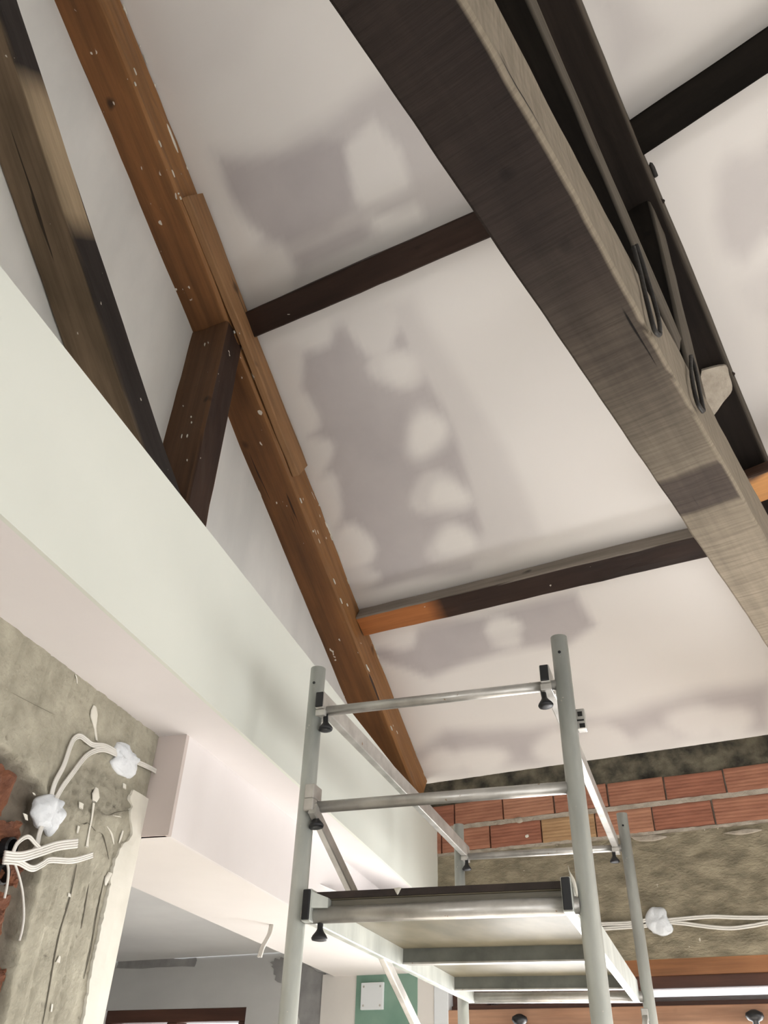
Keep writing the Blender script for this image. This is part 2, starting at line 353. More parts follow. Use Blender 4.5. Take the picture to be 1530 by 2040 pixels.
tag(build(mb, 'roof_deck', M['white']), kind='structure', label='roof deck lying above the plasterboard')

# ---- gable wall on the left
mb = MB(); nu, nv = 60, 34
def gab(a, b):
    u = -4.4 + 9.1 * a; P = fg(u, GW, 0); top = min(cz(P[1]), cz(-1.55) - (-1.55 - P[1]) * math.tan(SL)) + .03
    z = .70 + (top - .70) * b; return fg(u, GW + .004 * nz((u, z, 0), 3), z)
mb.grid(gab, nu, nv); tag(build(mb, 'wall_left', M['gable'], smooth=True), 'skimmed white gable wall above the boxed beam', kind='structure')
# ---- floor, right wall, rear wall (out of view) with their window openings
tag(build(MB().box(XYZ, -6.6, 3.5, -5.0, D, FLOOR - .08, FLOOR), 'floor', M['floor']), 'bare cement floor', kind='structure')
def wall_with_holes(name, fr, a0, a1, z0, z1, holes, mat, label, t=.22):
    mb = MB(); cuts = sorted(holes); x = a0
    for (h0, h1, b0, b1) in cuts:
        if h0 > x + 1e-4: mb.box(fr, x, h0, 0, t, z0, z1)
        if b0 > z0 + 1e-4: mb.box(fr, h0, h1, 0, t, z0, b0)
        mb.box(fr, h0, h1, 0, t, b1, z1); x = h1
    if a1 > x + 1e-4: mb.box(fr, x, a1, 0, t, z0, z1)
    return tag(build(mb, name, mat), label, kind='structure')
wall_with_holes('wall_right', lambda a, t, z: A3(3.25 + t, a, z), -5.0, D, FLOOR, 5.6, [(1.5, 3.5, -1.4, .7), (-1.3, .7, -1.4, .7)], M['white'], 'plastered wall on the right with two window openings')
wall_with_holes('wall_rear', lambda a, t, z: A3(a, -4.7 - t, z), -2.9, 3.45, FLOOR, 3.4, [(-1.3, 1.9, -1.4, .9)], M['white'], 'plastered rear wall with a wide window opening')

# ---- far wall: mortar bed, ring beam, bricks one by one, mossy joint under the ceiling
far = tag(build(MB().box(XYZ, -2.30, 3.45, D + .012, D + .24, .67, 1.75), 'wall_far', M['mortar']), 'far wall of red hollow bricks on a raw concrete ring beam', kind='structure')
mb = MB(); mb.grid(lambda a, b: A3(-2.30 + 5.7 * a, D - .004 + .006 * nz((a * 5.7, b, 0), 9) + .004 * nz((a * 30, b * 6, 2), 3), .668 + (1.247 + .006 * nz((a * 14, 0, 5)) - .668) * b), 260, 30)
mb.grid(lambda a, b: A3(-2.30 + 5.7 * a, D + .02 * b, .668), 20, 2, True); mb.grid(lambda a, b: A3(-2.30 + 5.7 * a, D + .02 * b, 1.247), 20, 2)
build(mb, 'ring_beam', M['ring'], far, smooth=True)
mb = MB(); mb.grid(lambda a, b: A3(-2.30 + 5.7 * a, D - .002 + (1.05 - b) * (.010 * nz((a * 5.7, b * .15, 3), 16) + .008 * nz((a * 5.7, b * .15, 8), 40)), 1.535 + .16 * b), 320, 14)
build(mb, 'mossy_joint', M['moss'], far, smooth=True)
def brick_mesh(wd, ht, dp):
    mb = MB(); nx, n_z = 2, 7      # ribbed face
    prof = []
    for i in range(n_z + 1):
        z = ht * i / n_z; prof.append((z, 0)); 
        if i < n_z: prof.append((z + ht / n_z * .5, .0016))
    k = .004
    for x in (0, wd): mb.v += [(x, dp, 0), (x, dp, ht)]
    b = len(mb.v)
    for x in (0, wd):
        for j, (z, d) in enumerate(prof): mb.v.append((x, d + (k if j in (0, len(prof) - 1) else 0), z))
    m = len(prof)
    for j in range(m - 1): mb.f.append((b + j, b + m + j, b + m + j + 1, b + j + 1))
    mb.f += [(0, 2, b + m, b), (b + m - 1, b + 2 * m - 1, 3, 1), tuple([0] + list(range(b, b + m)) + [1]), tuple([3] + list(range(b + 2 * m - 1, b + m - 1, -1)) + [2])]
    me = bpy.data.meshes.new('brick'); me.from_pydata(mb.v, [], mb.f); me.update(); return me
BRM = []
for k in range(4):
    me = brick_mesh(.303, .126, .03); me.materials.append(M['bricks'][k]); BRM.append(me)
j1 = on_wall((1211, 1575))[0]; j2 = on_wall((1189, 1650))[0]
for row, (z0, xj) in enumerate(((1.411, j1), (1.260, j2))):
    k0 = math.floor((-2.2 - xj) / .31); x = xj + k0 * .31; i = 0
    while x < 3.2:
        kind = [1, 0, 2, 0, 0, 1, 0, 2][(i + row * 3) % 8]
        if row == 1 and abs(x - j2 + .31) < .05: kind = 3
        o = bpy.data.objects.new('brick', BRM[kind]); COL.objects.link(o)
        place(o, Matrix.Translation((x + .003, D - .012 + random.uniform(-.003, .003), z0 + random.uniform(-.002, .002))) @ Matrix.Rotation(random.uniform(-.012, .012), 4, 'Y') @ Matrix.Scale(random.uniform(.985, 1.0), 4, (1, 0, 0)), far)
        x += .31; i += 1
for (za, zb_) in ((1.3855, 1.4115), (1.244, 1.2605)):
    mb = MB(); mb.grid(lambda a, b: A3(-2.30 + 5.7 * a, D - .011 + .004 * nz((a * 40, b, za), 3), za + (zb_ - za) * b + .004 * nz((a * 60, b, 7), 2)), 300, 4)
    mb.grid(lambda a, b: A3(-2.30 + 5.7 * a, D - .008 + .03 * b, za), 10, 2, True); mb.grid(lambda a, b: A3(-2.30 + 5.7 * a, D - .008 + .03 * b, zb_), 10, 2)
    build(mb, 'mortar_bed', M['mortar'], far, smooth=True)
# smears of mortar along the courses
def fw(a, b, h): return A3(a, D - .010 - h, b)
def wallpts(px): return [np.array((on_wall(p)[0], on_wall(p)[2])) for p in px]
for k, (px, h) in enumerate([([(1256, 1668), (1300, 1664), (1330, 1668), (1300, 1677), (1270, 1676)], .006), ([(1024, 1632), (1038, 1628), (1044, 1636), (1038, 1641), (1030, 1640)], .01), ([(1440, 1661), (1490, 1652), (1520, 1654), (1480, 1664)], .006), ([(1047, 1665), (1054, 1663), (1055, 1670), (1048, 1671)], .004)]):
    build(lump(MB(), wallpts(px), fw, h, seed=k), 'mortar_smear', M['mortar'] if k != 3 else M['paint'], far, smooth=True)
# plain wall either side of and below the window opening
mb = MB(); mb.box(XYZ, 1.30, 3.45, D, D + .22, FLOOR, .67); mb.box(XYZ, -2.10, 1.30, D, D + .22, FLOOR, FLOOR + .35)
tag(build(mb, 'wall_far_lower', M['white']), 'white plaster beside the far window', kind='structure')
# far wall of the side room (with green board and window)
mb = MB(); W0 = [(-4.52, -3.39, -.8, .51)]
wl = wall_with_holes('wall_far_left', lambda a, t, z: A3(a, D + .004 + t, z), -6.6, -2.10, FLOOR, 1.0, W0, M['grey'], 'pale grey skimmed end wall of the side room')
def fwl(a, b, h): return A3(a, D + .002 - h, b)
def flat_patch(name, px, mat, parent, h=.003, y=None):
    pts = wallpts(px); mb = MB(); n = len(pts)
    mb.add([fwl(p[0], p[1], h) for p in pts] + [fwl(p[0], p[1], -.001) for p in pts], [tuple(range(n))[::-1]] + [(i, (i + 1) % n, n + (i + 1) % n, n + i) for i in range(n)])
    return build(mb, name, mat, parent)
DG = plain('dark_bare_patch', (138, 137, 137), (164, 163, 162), 7, .9, bmp=.05)
mb = MB().box(XYZ, -2.86, -2.10, D - .006, D + .004, FLOOR, .66); build(mb, 'white_panel', M['white'], wl)
mb = MB().box(XYZ, -2.63, -2.245, D - .010, D - .006, FLOOR, .655); build(mb, 'green_panel', M['green'], wl)
def jag(poly, n=6, a=3):
    out = []
    for i in range(len(poly)):
        p, q = np.array(poly[i], float), np.array(poly[(i + 1) % len(poly)], float)
        for k in range(n): out.append(tuple(p + (q - p) * k / n + np.array([random.uniform(-a, a), random.uniform(-a, a)])))
    return out
flat_patch('bare_patch', jag([(560, 1908), (646, 1938), (646, 2060), (596, 2060), (590, 1980), (548, 1950), (540, 1915)]), DG, wl, .002)
flat_patch('bare_patch', jag([(236, 1912), (392, 1908), (390, 1924), (230, 1930)]), DG, wl, .002)

# ---- side room shell
mb = MB(); mb.grid(lambda a, b: A3(-6.6 + 4.6 * a, -1.4 + (D + 1.4) * b, .79), 8, 8, True)
tag(build(mb, 'ceiling_left', M['grey']), 'low grey ceiling of the side room', kind='structure')
mb = MB().box(XYZ, -6.7, -6.6, -1.4, D, FLOOR, .9).box(XYZ, -6.6, -1.4, -1.5, -1.4, FLOOR, .9)
tag(build(mb, 'wall_side_room', M['grey']), 'outer walls of the side room', kind='structure')

# ================================================================== left side: concrete wall, boxed beam, lintel
wc = tag(build(MB().box(fb, -4.6, .95, BB, BC - .05, FLOOR, ZB).box(fb, .95, 2.18, BB, BC - .06, FLOOR, ZB), 'wall_partition', M['concrete']), 'raw concrete and brick wall beneath the boxed beam', kind='structure')
edge = [on_conc(p) for p in [(-60, 1470), (0, 1488), (45, 1518), (66, 1540), (84, 1562), (92, 1650), (75, 1744), (48, 1850), (20, 1958), (4, 2040), (-25, 2180)]]
rec = edge + [(0.2, edge[-1][1] - .3), (0.2, edge[0][1])]
nu, nv = 190, 230; u0, u1, z0, z1 = .95, 2.18, -.55, ZB
UU, ZZ = np.meshgrid(np.linspace(u0, u1, nu), np.linspace(z0, z1, nv))
warp = np.array([[mnoise.noise(Vector((u * 25, z * 25, 0))) for u in UU[0]] for z in ZZ[:, 0]]) * .016
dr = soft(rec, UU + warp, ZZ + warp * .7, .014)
rough_poly = [on_conc(p) for p in [(95, 1560), (130, 1520), (200, 1525), (258, 1570), (262, 1618), (200, 1625), (120, 1600)]]
rg = soft(rough_poly, UU + warp, ZZ, .03)
mb = MB(); mk = []
for j in range(nv):
    for i in range(nu):
        u, z = UU[j, i], ZZ[j, i]
        fine = .0018 * mnoise.noise(Vector((u * 60, z * 60, 1))) + .0022 * mnoise.noise(Vector((u * 18, z * 6, 2)))
        board = -.004 * (abs(((u + .07 * z) * 9.0 + .02 * math.sin(z * 9)) % 1 - .5) > .475) + .004 * mnoise.noise(Vector((u * 30, z * 1.2, 8)))
        pit = -.005 * max(0, mnoise.noise(Vector((u * 70, z * 70, 5))) - .5) / .3
        h = fine + board + pit + rg[j, i] * (.010 * mnoise.noise(Vector((u * 70, z * 70, 7))) - .004) - dr[j, i] * (.042 + .014 * mnoise.noise(Vector((u * 30, z * 30, 4))))
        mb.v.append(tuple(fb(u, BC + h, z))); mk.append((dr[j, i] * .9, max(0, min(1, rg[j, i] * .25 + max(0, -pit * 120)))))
for j in range(nv - 1):
    for i in range(nu - 1): mb.f.append((j * nu + i, j * nu + i + 1, (j + 1) * nu + i + 1, (j + 1) * nu + i)[::-1])
build(mb, 'concrete_face', M['concrete'], wc, smooth=True, mask=mk)
build(MB().box(fb, .95, 2.18, BC - .05, BC, FLOOR, -.55).box(fb, -4.6, .95, BC - .05, BC, FLOOR, ZB).box(fb, 2.165, 2.18, BC - .06, BC - .004, -.55, ZB), 'wall_base', M['concrete'], wc)
# broken bricks in the recess
def to_px(P): q = RW @ P; return 765 + F * q[0] / q[2], 1020 + F * q[1] / q[2]
fill = []
for rw in range(10):
    z_ = .52 - rw * .115; u_a = 1.04 + (rw % 2) * .09
    while to_px(fb(u_a + .08, BC, z_))[0] < -45: fill.append((to_px(fb(u_a, BC, z_)) + (.165, .09, rw % 3, random.uniform(-.03, .03)))); u_a += .185
for (a, b, wd, ht, k, tilt) in [(0, 1563, .12, .10, 0, .12), (14, 1655, .13, .045, 2, -.25), (34, 1737, .07, .05, 1, .1), (-6, 1815, .10, .09, 0, .05), (-10, 1948, .10, .05, 2, .0), (-45, 1690, .10, .08, 1, 0)] + fill:
    u, z = on_conc((a, b)); mb = MB()
    mb.grid(lambda p, q: A3((p - .5) * wd + .006 * nz((p * 9, q * 9, a)), .012 * nz((p * 4, q * 4, b)), (q - .5) * ht + .006 * nz((p * 7, q * 8, a + 3))), 12, 10)
    mb.hexa([(-wd / 2 + .004, -.05, -ht / 2 + .004), (wd / 2 - .004, -.05, -ht / 2 + .004), (wd / 2 - .004, -.006, -ht / 2 + .004), (-wd / 2 + .004, -.006, -ht / 2 + .004), (-wd / 2 + .004, -.05, ht / 2 - .004), (wd / 2 - .004, -.05, ht / 2 - .004), (wd / 2 - .004, -.006, ht / 2 - .004), (-wd / 2 + .004, -.006, ht / 2 - .004)])
    P = fb(u, BC - .016, z); mtx = Matrix([[BU[i], BV[i], (0, 0, 1)[i], P[i]] for i in range(3)] + [[0, 0, 0, 1]]) @ Matrix.Rotation(tilt, 4, 'Y')
    build(mb, 'broken_brick', M['oldbrick'], wc, mtx, smooth=False)
# white plaster strip with a ragged edge on the corner of the wall
def fc(a, b, h): return fb(a, BC + h, b)
le = [on_conc(p) for p in [(262, 1573), (255, 1592), (261, 1608), (255, 1621), (259, 1663), (236, 1690), (221, 1733), (214, 1770), (206, 1808), (193, 1866), (179, 1930), (170, 1985), (160, 2040), (125, 2180), (60, 2420)]]
le = smooth_path(le, 8); L2 = []
for i, p in enumerate(le): L2.append((p[0] + .006 * mnoise.noise(Vector((p[1] * 60, 0, 0))) + .004 * mnoise.noise(Vector((p[1] * 160, 3, 0))), p[1]))
mb = MB(); n = len(L2); ue = 2.183
for (a, b) in L2:
    mb.v += [tuple(fc(a, b, -.006)), tuple(fc(a + .002, b, .006)), tuple(fc((a + ue) / 2, b, .008 + .002 * nz((a, b, 0), 20))), tuple(fc(ue, b, .007)), tuple(fc(ue, b, -.05))]
for i in range(n - 1):
    for k in range(4): mb.f.append((i * 5 + k, (i + 1) * 5 + k, (i + 1) * 5 + k + 1, i * 5 + k + 1))
mb.f.append((0, 1, 2, 3, 4))
build(mb, 'plaster_strip', M['paint'], wc, smooth=False)
# paint and plaster drips on the concrete
def drip(path, rad, name='plaster_drip', mat=None):
    P = smooth_path([on_conc(p) for p in path], 6); r = np.interp(np.linspace(0, 1, len(P)), np.linspace(0, 1, len(rad)), rad)
    mb = MB(); n = 8
    for p, q in zip(P, r):
        for k in range(n): t = 2 * math.pi * k / n; mb.v.append(tuple(fc(p[0] + q * 1.9 * math.cos(t), p[1], .0015 + min(q * .5, .004) * math.sin(t))))
    for i in range(len(P) - 1):
        for k in range(n): mb.f.append((i * n + k, i * n + (k + 1) % n, (i + 1) * n + (k + 1) % n, (i + 1) * n + k))
    mb.f += [tuple(range(n)), tuple((len(P) - 1) * n + k for k in range(n))[::-1]]
    return build(mb, name, mat or M['paint'], wc, smooth=True)
drip([(188, 1407), (187, 1420), (186, 1432), (188, 1450), (192, 1476)], [.004, .0095, .0095, .004, .003])
drip([(192, 1570), (190, 1585), (187, 1597)], [.004, .010, .005]); drip([(186, 1600), (182, 1630), (176, 1660), (172, 1688)], [.003, .0022, .002, .004])
drip([(161, 1600), (160, 1611)], [.006, .005]); drip([(212, 1646), (221, 1660), (226, 1682)], [.0015, .004, .0015]); drip([(244, 1655), (240, 1668), (236, 1680)], [.002, .003, .001])
drip([(247, 1562), (247, 1571)], [.005, .005]); drip([(156, 1646), (153, 1660)], [.003, .002]); drip([(226, 1625), (238, 1627)], [.003, .004]); drip([(137, 1780), (137, 1787)], [.003, .004])
drip([(118, 1905), (114, 1918)], [.002, .005]); drip([(103, 2000), (101, 2016)], [.002, .002]); drip([(49, 1622), (52, 1634)], [.005, .003]); drip([(66, 1580), (68, 1584)], [.003, .003]); drip([(221, 1740), (212, 1752), (209, 1764)], [.009, .006, .002])
drip([(150, 1345), (152, 1352), (153, 1362)], [.002, .002, .001]); drip([(170, 1350), (172, 1358)], [.002, .003])

CRK = plain('crack_shadow', (84, 79, 68), (98, 92, 80), 9, 1, bmp=0)
for path in ([(150, 1634), (165, 1642), (175, 1640), (190, 1656), (203, 1662), (210, 1684), (216, 1712)], [(196, 1618), (215, 1624), (232, 1618), (258, 1614)], [(152, 1722), (138, 1790), (120, 1850), (108, 1905), (96, 1975), (84, 2040)], [(176, 1760), (166, 1820), (160, 1850)], [(22, 1380), (60, 1400), (110, 1425)], [(208, 1745), (192, 1820), (180, 1890), (166, 1950)]):
    drip(path, [.0008, .0016, .0014, .0016, .0006], 'crack', CRK)
# boxed beam and lintel casing
bxo = thing('boxed_beam', fb(2.2, -1.3, ZB), 'long white plasterboard boxed beam running along the left wall', 'beam')
build(MB().box(fb, -4.5, 5.2, BF - .013, BF, ZB, ZT), 'face_panel', M['box_face'], bxo)
build(MB().box(fb, -4.5, 5.2, BC - .06, BF - .013, ZB, ZB + .013), 'soffit_panel', M['box_soffit'], bxo)
build(MB().box(fb, -4.5, 5.2, -1.92, BF - .013, ZT - .013, ZT), 'top_panel', M['box_face'], bxo)
ln = thing('lintel_casing', fb(3.4, -1.5, ZS), 'white lower casing over the opening, stepped below the boxed beam', 'casing')
build(MB().box(fb, 2.198, 5.2, BK - .013, BK, ZS, ZB), 'side_panel', M['box_soffit'], ln)
build(MB().box(fb, 2.186, 5.2, BB, BK - .013, ZS, ZS + .013), 'soffit_panel', M['lintel_white'], ln)
build(MB().box(fb, 2.1805, 2.198, BC - .05, BK, ZS, ZB), 'end_panel', M['reveal'], ln)
build(MB().box(fb, 2.186, 5.2, BB, BB + .012, ZS + .013, 1.0), 'back_panel', M['grey'], ln)

# ================================================================== roof timbers
def gable_line(y): return A3(-.0925 * y - 1.756, y, cz(y))
t1 = thing('roof_truss', fg(2.0, G0 - .1, ZT), 'orange-brown timber truss half set into the left gable wall', 'truss', )
rA, rB = gable_line(4.53), gable_line(-1.4)
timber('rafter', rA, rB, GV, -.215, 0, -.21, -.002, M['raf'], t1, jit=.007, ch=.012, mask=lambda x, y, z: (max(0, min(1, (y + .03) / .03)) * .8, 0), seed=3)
p0, p1 = on_ceil((388, 395)), on_ceil((590, 928))
b0 = gable_line(p0[1]); b1 = gable_line(p1[1])
timber('batten', b1 - CN * .03, b0 - CN * .03, GV, .004, .045, -.17, -.02, M['batten'], t1, jit=.006, ch=.006, seed=12)
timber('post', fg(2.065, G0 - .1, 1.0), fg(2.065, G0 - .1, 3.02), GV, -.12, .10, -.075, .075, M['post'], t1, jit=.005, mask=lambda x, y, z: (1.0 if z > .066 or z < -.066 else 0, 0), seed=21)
d_ = (fg(.571, 0, 2.94) - fg(1.667, 0, 1.993)); d_ /= np.linalg.norm(d_)
q0 = fg(2.35, G0 - .1, 1.993 - (2.35 - 1.667) * .864); q1 = fg(-.9, G0 - .1, 1.993 + (1.667 + .9) * .864)
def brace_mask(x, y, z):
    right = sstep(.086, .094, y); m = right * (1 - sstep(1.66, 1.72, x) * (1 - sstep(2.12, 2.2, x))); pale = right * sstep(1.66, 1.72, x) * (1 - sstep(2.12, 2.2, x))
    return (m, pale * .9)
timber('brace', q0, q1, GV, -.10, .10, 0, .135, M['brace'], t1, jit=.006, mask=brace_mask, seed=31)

mb = MB()
def fleck(c, a, b, n_, la, lb, seed):
    c = np.array(c); lump(mb, [np.array((la * math.cos(t) * (1 + .35 * mnoise.noise(Vector((t * 2, seed, 0)))), lb * math.sin(t) * (1 + .35 * mnoise.noise(Vector((t * 2, seed, 5)))))) for t in [k * math.pi / 4 for k in range(8)]], lambda p, q, h: c + a * p + b * q + n_ * h, .003, 3, seed, .001)
dr_ = (rB - rA) / np.linalg.norm(rB - rA); up_ = np.cross(dr_, GV)
for k in range(150):
    t = random.random() ** .8 * 5.2; e = random.random(); base = rA + dr_ * t
    if e < .45: fleck(base - up_ * .2115 - GV * (.208 + random.gauss(0, .006)), dr_, GV, -up_, random.uniform(.004, .022), random.uniform(.002, .006), k)
    elif e < .8: fleck(base - up_ * (.006 + abs(random.gauss(0, .012))) + GV * .002, dr_, up_, GV, random.uniform(.004, .025), random.uniform(.002, .006), k)
    else: fleck(base - up_ * (.205 - abs(random.gauss(0, .03))) + GV * .002, dr_, up_, GV, random.uniform(.004, .02), random.uniform(.002, .004), k)
for k in range(14): fleck(fg(2.065 - .077, G0 - .18 + random.random() * .17, 1.6 + random.random() * 1.38), A3(0, 0, 1), GV, -GU, random.uniform(.003, .014), random.uniform(.001, .004), k + 300)
for px in ((337, 285), (345, 300), (628, 1005), (603, 1010)):
    P = on_ceil(px, .05); y_ = P[1]; fleck(gable_line(y_) - up_ * .05 + GV * .003, dr_, up_, GV, .05, .011, px[0])
tag(build(mb, 'paint_flecks', M['paint'], t1, smooth=True), 'white plaster flecks', kind='stuff')

# main truss
t2 = thing('roof_truss', A3(0, 1.9, 1.45), 'heavy dark truss with a broad sawn tie beam crossing overhead', 'truss')
def tie_x(y): return -.242 + .1245 * y       # right face of the truss
ta, tb = A3(tie_x(4.75), 4.75, 1.45), A3(tie_x(-2.2), -2.2, 1.45)
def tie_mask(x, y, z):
    yy = 4.75 - x * .992; far_lit = sstep(.9, 2.5, yy + .12 * mnoise.noise(Vector((x * 9, y * 9, 0)))); band = sstep(1.865, 1.88, yy) * (1 - sstep(2.05, 2.062, yy))  # beam painted paler towards its far end, partly standing in for window light
    if y > -.0075: return (.68, 0)  # right face painted paler, as lit from the right
    return (far_lit * (1 - band) * .7, band * .75)
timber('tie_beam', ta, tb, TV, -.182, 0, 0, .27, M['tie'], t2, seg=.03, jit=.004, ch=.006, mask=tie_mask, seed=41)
def c_line(y): return A3(-.185 + .111 * y, y, cz(y))
timber('rafter', c_line(4.6), c_line(-1.4), A3(.994, -.11, 0), -.20, 0, -.20, -.002, M['dark'], t2, jit=.005, mask=lambda x, y, z: (.5 * max(0, min(1, (y + .012) / .01)), 0), seed=51)  # mask paints the lit strip along the right face
def ft(y, z, off=0): return A3(tie_x(y) + off, y, z)
timber('post', ft(1.87, 1.70, -.09), ft(2.13, 3.02, -.09), TV, -.09, .085, -.075, .075, M['near_black'], t2, jit=.004, mask=lambda x, y, z: (.6 if y > .081 else 0, 0), seed=61)  # right face coloured lighter, as if catching window light
timber('brace', ft(1.72, 1.71 + .03, -.09), ft(-.4, 3.16, -.09), TV, -.09, .085, 0, .19, M['near_black'], t2, jit=.004, mask=lambda x, y, z: (.6 if y > .081 else 0, 0), seed=71)  # paler right face paints in light from the right
def strap(px, r=.0055):
    n_ = TV; P0 = ft(1.5, 1.5, .012); pts = [hit(p, P0, n_) for p in px]
    mb = MB().tube(smooth_path(pts, 5), r, 8); return build(mb, 'iron_strap', M['iron'], t2, smooth=True)
strap([(1268, 488), (1282, 530), (1300, 590), (1313, 640), (1315, 666)]); strap([(1262, 492), (1276, 545), (1290, 605), (1303, 655), (1313, 668)])
strap([(1376, 708), (1385, 735), (1396, 790), (1402, 818)]); strap([(1376, 710), (1378, 750), (1388, 798), (1400, 820)])
P0 = c_line(2.3); cs = [hit(p, P0 + A3(.006, 0, 0), A3(.994, -.11, 0)) for p in [(1238, 182), (1262, 238), (1290, 310), (1306, 352)]]
build(MB().tube(cs, .011, 8), 'iron_strap', M['iron'], t2, smooth=True)
for px in ([(1296, 396), (1310, 399), (1324, 402)], [(1446, 762), (1455, 752), (1462, 742)]):
    cs = [on_ceil(p, .12) for p in px]; build(MB().tube(smooth_path(cs, 4), [.008] * 3 + [.011] * 3 + [.009] * 2 + [.006] * 1, 8), 'wooden_peg', M['tie'], t2, smooth=True)
pl = [on_ceil(p, .21) for p in [(1398, 737), (1443, 727), (1452, 745), (1458, 775), (1440, 800), (1418, 828), (1400, 815), (1392, 780)]]
mb = MB(); c0 = sum(pl) / len(pl); ps = smooth_path([p for p in pl] + [pl[0]], 4)[:-1]; n = len(ps)
mb.add([p - CN * .012 for p in ps] + [p + CN * .03 for p in ps], [tuple(range(n)), tuple(range(n, 2 * n))[::-1]] + [(i, n + i, n + (i + 1) % n, (i + 1) % n) for i in range(n)])
build(mb, 'plaster_patch', M['mortar'], t2)

# purlins
def purlin(label, x0, x1, ytop, a, b, mat, mask=None, seed=0, skew=0, off=0):
    y1 = ytop + skew * (x1 - x0); P, Q = A3(x0, ytop, cz(ytop) - .003), A3(x1, y1, cz(y1) - .003); yd = A3(0, math.cos(SL), -math.sin(SL)); P = P - CN * off; Q = Q - CN * off
    o = timber('purlin', P, Q, yd, 0, b, -a, 0, mat, None, jit=.004, ch=.006, mask=mask, seed=seed); return tag(o, label, 'purlin', 'roof purlins')
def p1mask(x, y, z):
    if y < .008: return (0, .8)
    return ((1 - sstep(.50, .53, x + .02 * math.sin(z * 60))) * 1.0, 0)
purlin('lower purlin, dark with a bare orange left end, nearest the far wall', -2.07, .03, 3.44, .10, .125, M['purlin'], p1mask, 5)
purlin('dark brown upper purlin between the orange rafter and the tie beam', -1.93, -.15, 1.925, .085, .13, M['purlin'], lambda x, y, z: (0, 0), 15)
purlin('near black purlin in the top right corner beyond the truss', -.03, 3.2, 1.868, .10, .14, M['near_black'], lambda x, y, z: (0, 0), 25, -.16)
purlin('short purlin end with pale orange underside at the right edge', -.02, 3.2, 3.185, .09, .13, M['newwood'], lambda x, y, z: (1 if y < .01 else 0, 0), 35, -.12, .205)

# ================================================================== scaffold tower
sc_ = thing('scaffold_tower', fs(-.63, 3.07, FLOOR), 'galvanised mobile scaffold tower with guard rails and plywood platform', 'scaffold')
XL, XR, YN, YF = -1.022, -.242, 2.186, 3.96
for x in (XL, XR):
    for y in (YN, YF):
        p = build(MB().tube([fs(x, y, FLOOR + .12), fs(x, y, 1.164)], .0245, 24), 'upright', M['galv'], sc_, smooth=False)
        for q in p.data.polygons: q.use_smooth = len(q.vertices) == 4
        lathe_m = MB(); lathe(lathe_m, fs(x, y - .0238, 1.105), -SU, [(.0045, 0), (.0045, .002)], 10); build(lathe_m, 'pin_hole', M['black'], p)
        mb = MB(); lathe(mb, fs(x, y, FLOOR), (0, 0, 1), [(.05, 0), (.05, .012), (.02, .016), (.02, .13)], 16); build(mb, 'foot', M['galv'], p)
def rung(y, z, r):
    o = build(MB().tube([fs(XL + .02, y, z), fs(XR - .02, y, z)], r, 20), 'rung', M['alu'], sc_)
    for q in o.data.polygons: q.use_smooth = len(q.vertices) == 4
for y in (YN, YF):
    rung(y, 1.014, .0155); rung(y, .719, .0165) if y == YN else None; rung(y, .432, .021)
    for z in (.10, -.2, -.5, -.8, -1.1): rung(y, z, .016)
def knob(base, parent, tilt=(0, 0, -1)):
    mb = MB(); lathe(mb, base, tilt, [(.007, -.012), (.008, 0), (.008, .014), (.011, .020), (.019, .030), (.022, .036), (.020, .041), (.010, .043)], 16)
    return build(mb, 'clamp_knob', M['black'], parent, smooth=True)
def side_rail(xc, w_, z0, z1, name, bracket=True):
    r = build(MB().box(fs, xc - w_ / 2, xc + w_ / 2, YN - .035, YF + .03, z0, z1), name, M['alu'], sc_, bevel=.003)
    build(MB().box(fs, xc - w_ / 2 + .002, xc + w_ / 2 - .002, YN - .041, YN - .034, z0 + .003, z1 - .003), 'end_cap', M['black'], r, bevel=.002)
    return r
for xc, s in ((-.992, 1), (-.290, -1)):
    r = side_rail(xc, .028, 1.012, 1.066, 'guard_rail')
    build(MB().box(fs, xc - .016, xc + .016, YN - .026, YN + .03, .992, 1.012), 'hook', M['alu'], r, bevel=.002)
    build(MB().box(fs, xc - .016, xc + .016, YF - .03, YF + .026, .992, 1.012), 'hook', M['alu'], r, bevel=.002)
    knob(fs(xc + .012 * s, YN - .006, .990), r, (.1, 0, -1)); knob(fs(xc + .01 * s, YF - .02, .990), r)
# drilled end fitting poking out beside the right upright
mb = MB().box(fs, -.222, -.196, YN + .02, YN + .05, .885, .945); ef = build(mb, 'end_fitting', M['alu'], sc_, bevel=.003)
build(MB().box(fs, -.216, -.203, YN + .0195, YN + .0215, .922, .936).box(fs, -.222, -.200, YN + .0195, YN + .0215, .908, .913).box(fs, -.214, -.199, YN + .0195, YN + .0215, .888, .901), 'slot', M['iron'], ef)
# diagonal brace on the left side, clamped on the second rung
def diag(x, ya, za, yb, zb, h=.034, w_=.022):
    a, b = fs(x, ya, za), fs(x, yb, zb)
    o = timber('diagonal_brace', a, b, SV, -w_ / 2, w_ / 2, -h / 2, h / 2, M['alu'], sc_, seg=1.0, jit=0, ch=.003); return o
dg = diag(-.985, 2.15, .705, 3.96, -.09); 
build(MB().box(fs, -1.014, -.984, YN - .040, YN + .02, .735, .777), 'end_socket', M['alu'], dg, bevel=.003)
build(MB().box(fs, -1.014, -.984, YN - .0405, YN + .02, .700, .735), 'clamp', M['alu'], dg, bevel=.003); knob(fs(-.985, YN - .012, .698), dg, (.15, 0, -1))
dg2 = diag(-.262, 3.96, .36, 2.2, -.36); build(MB().box(fs, -.276, -.248, YF - .03, YF + .02, .345, .39), 'clamp', M['alu'], dg2, bevel=.003)
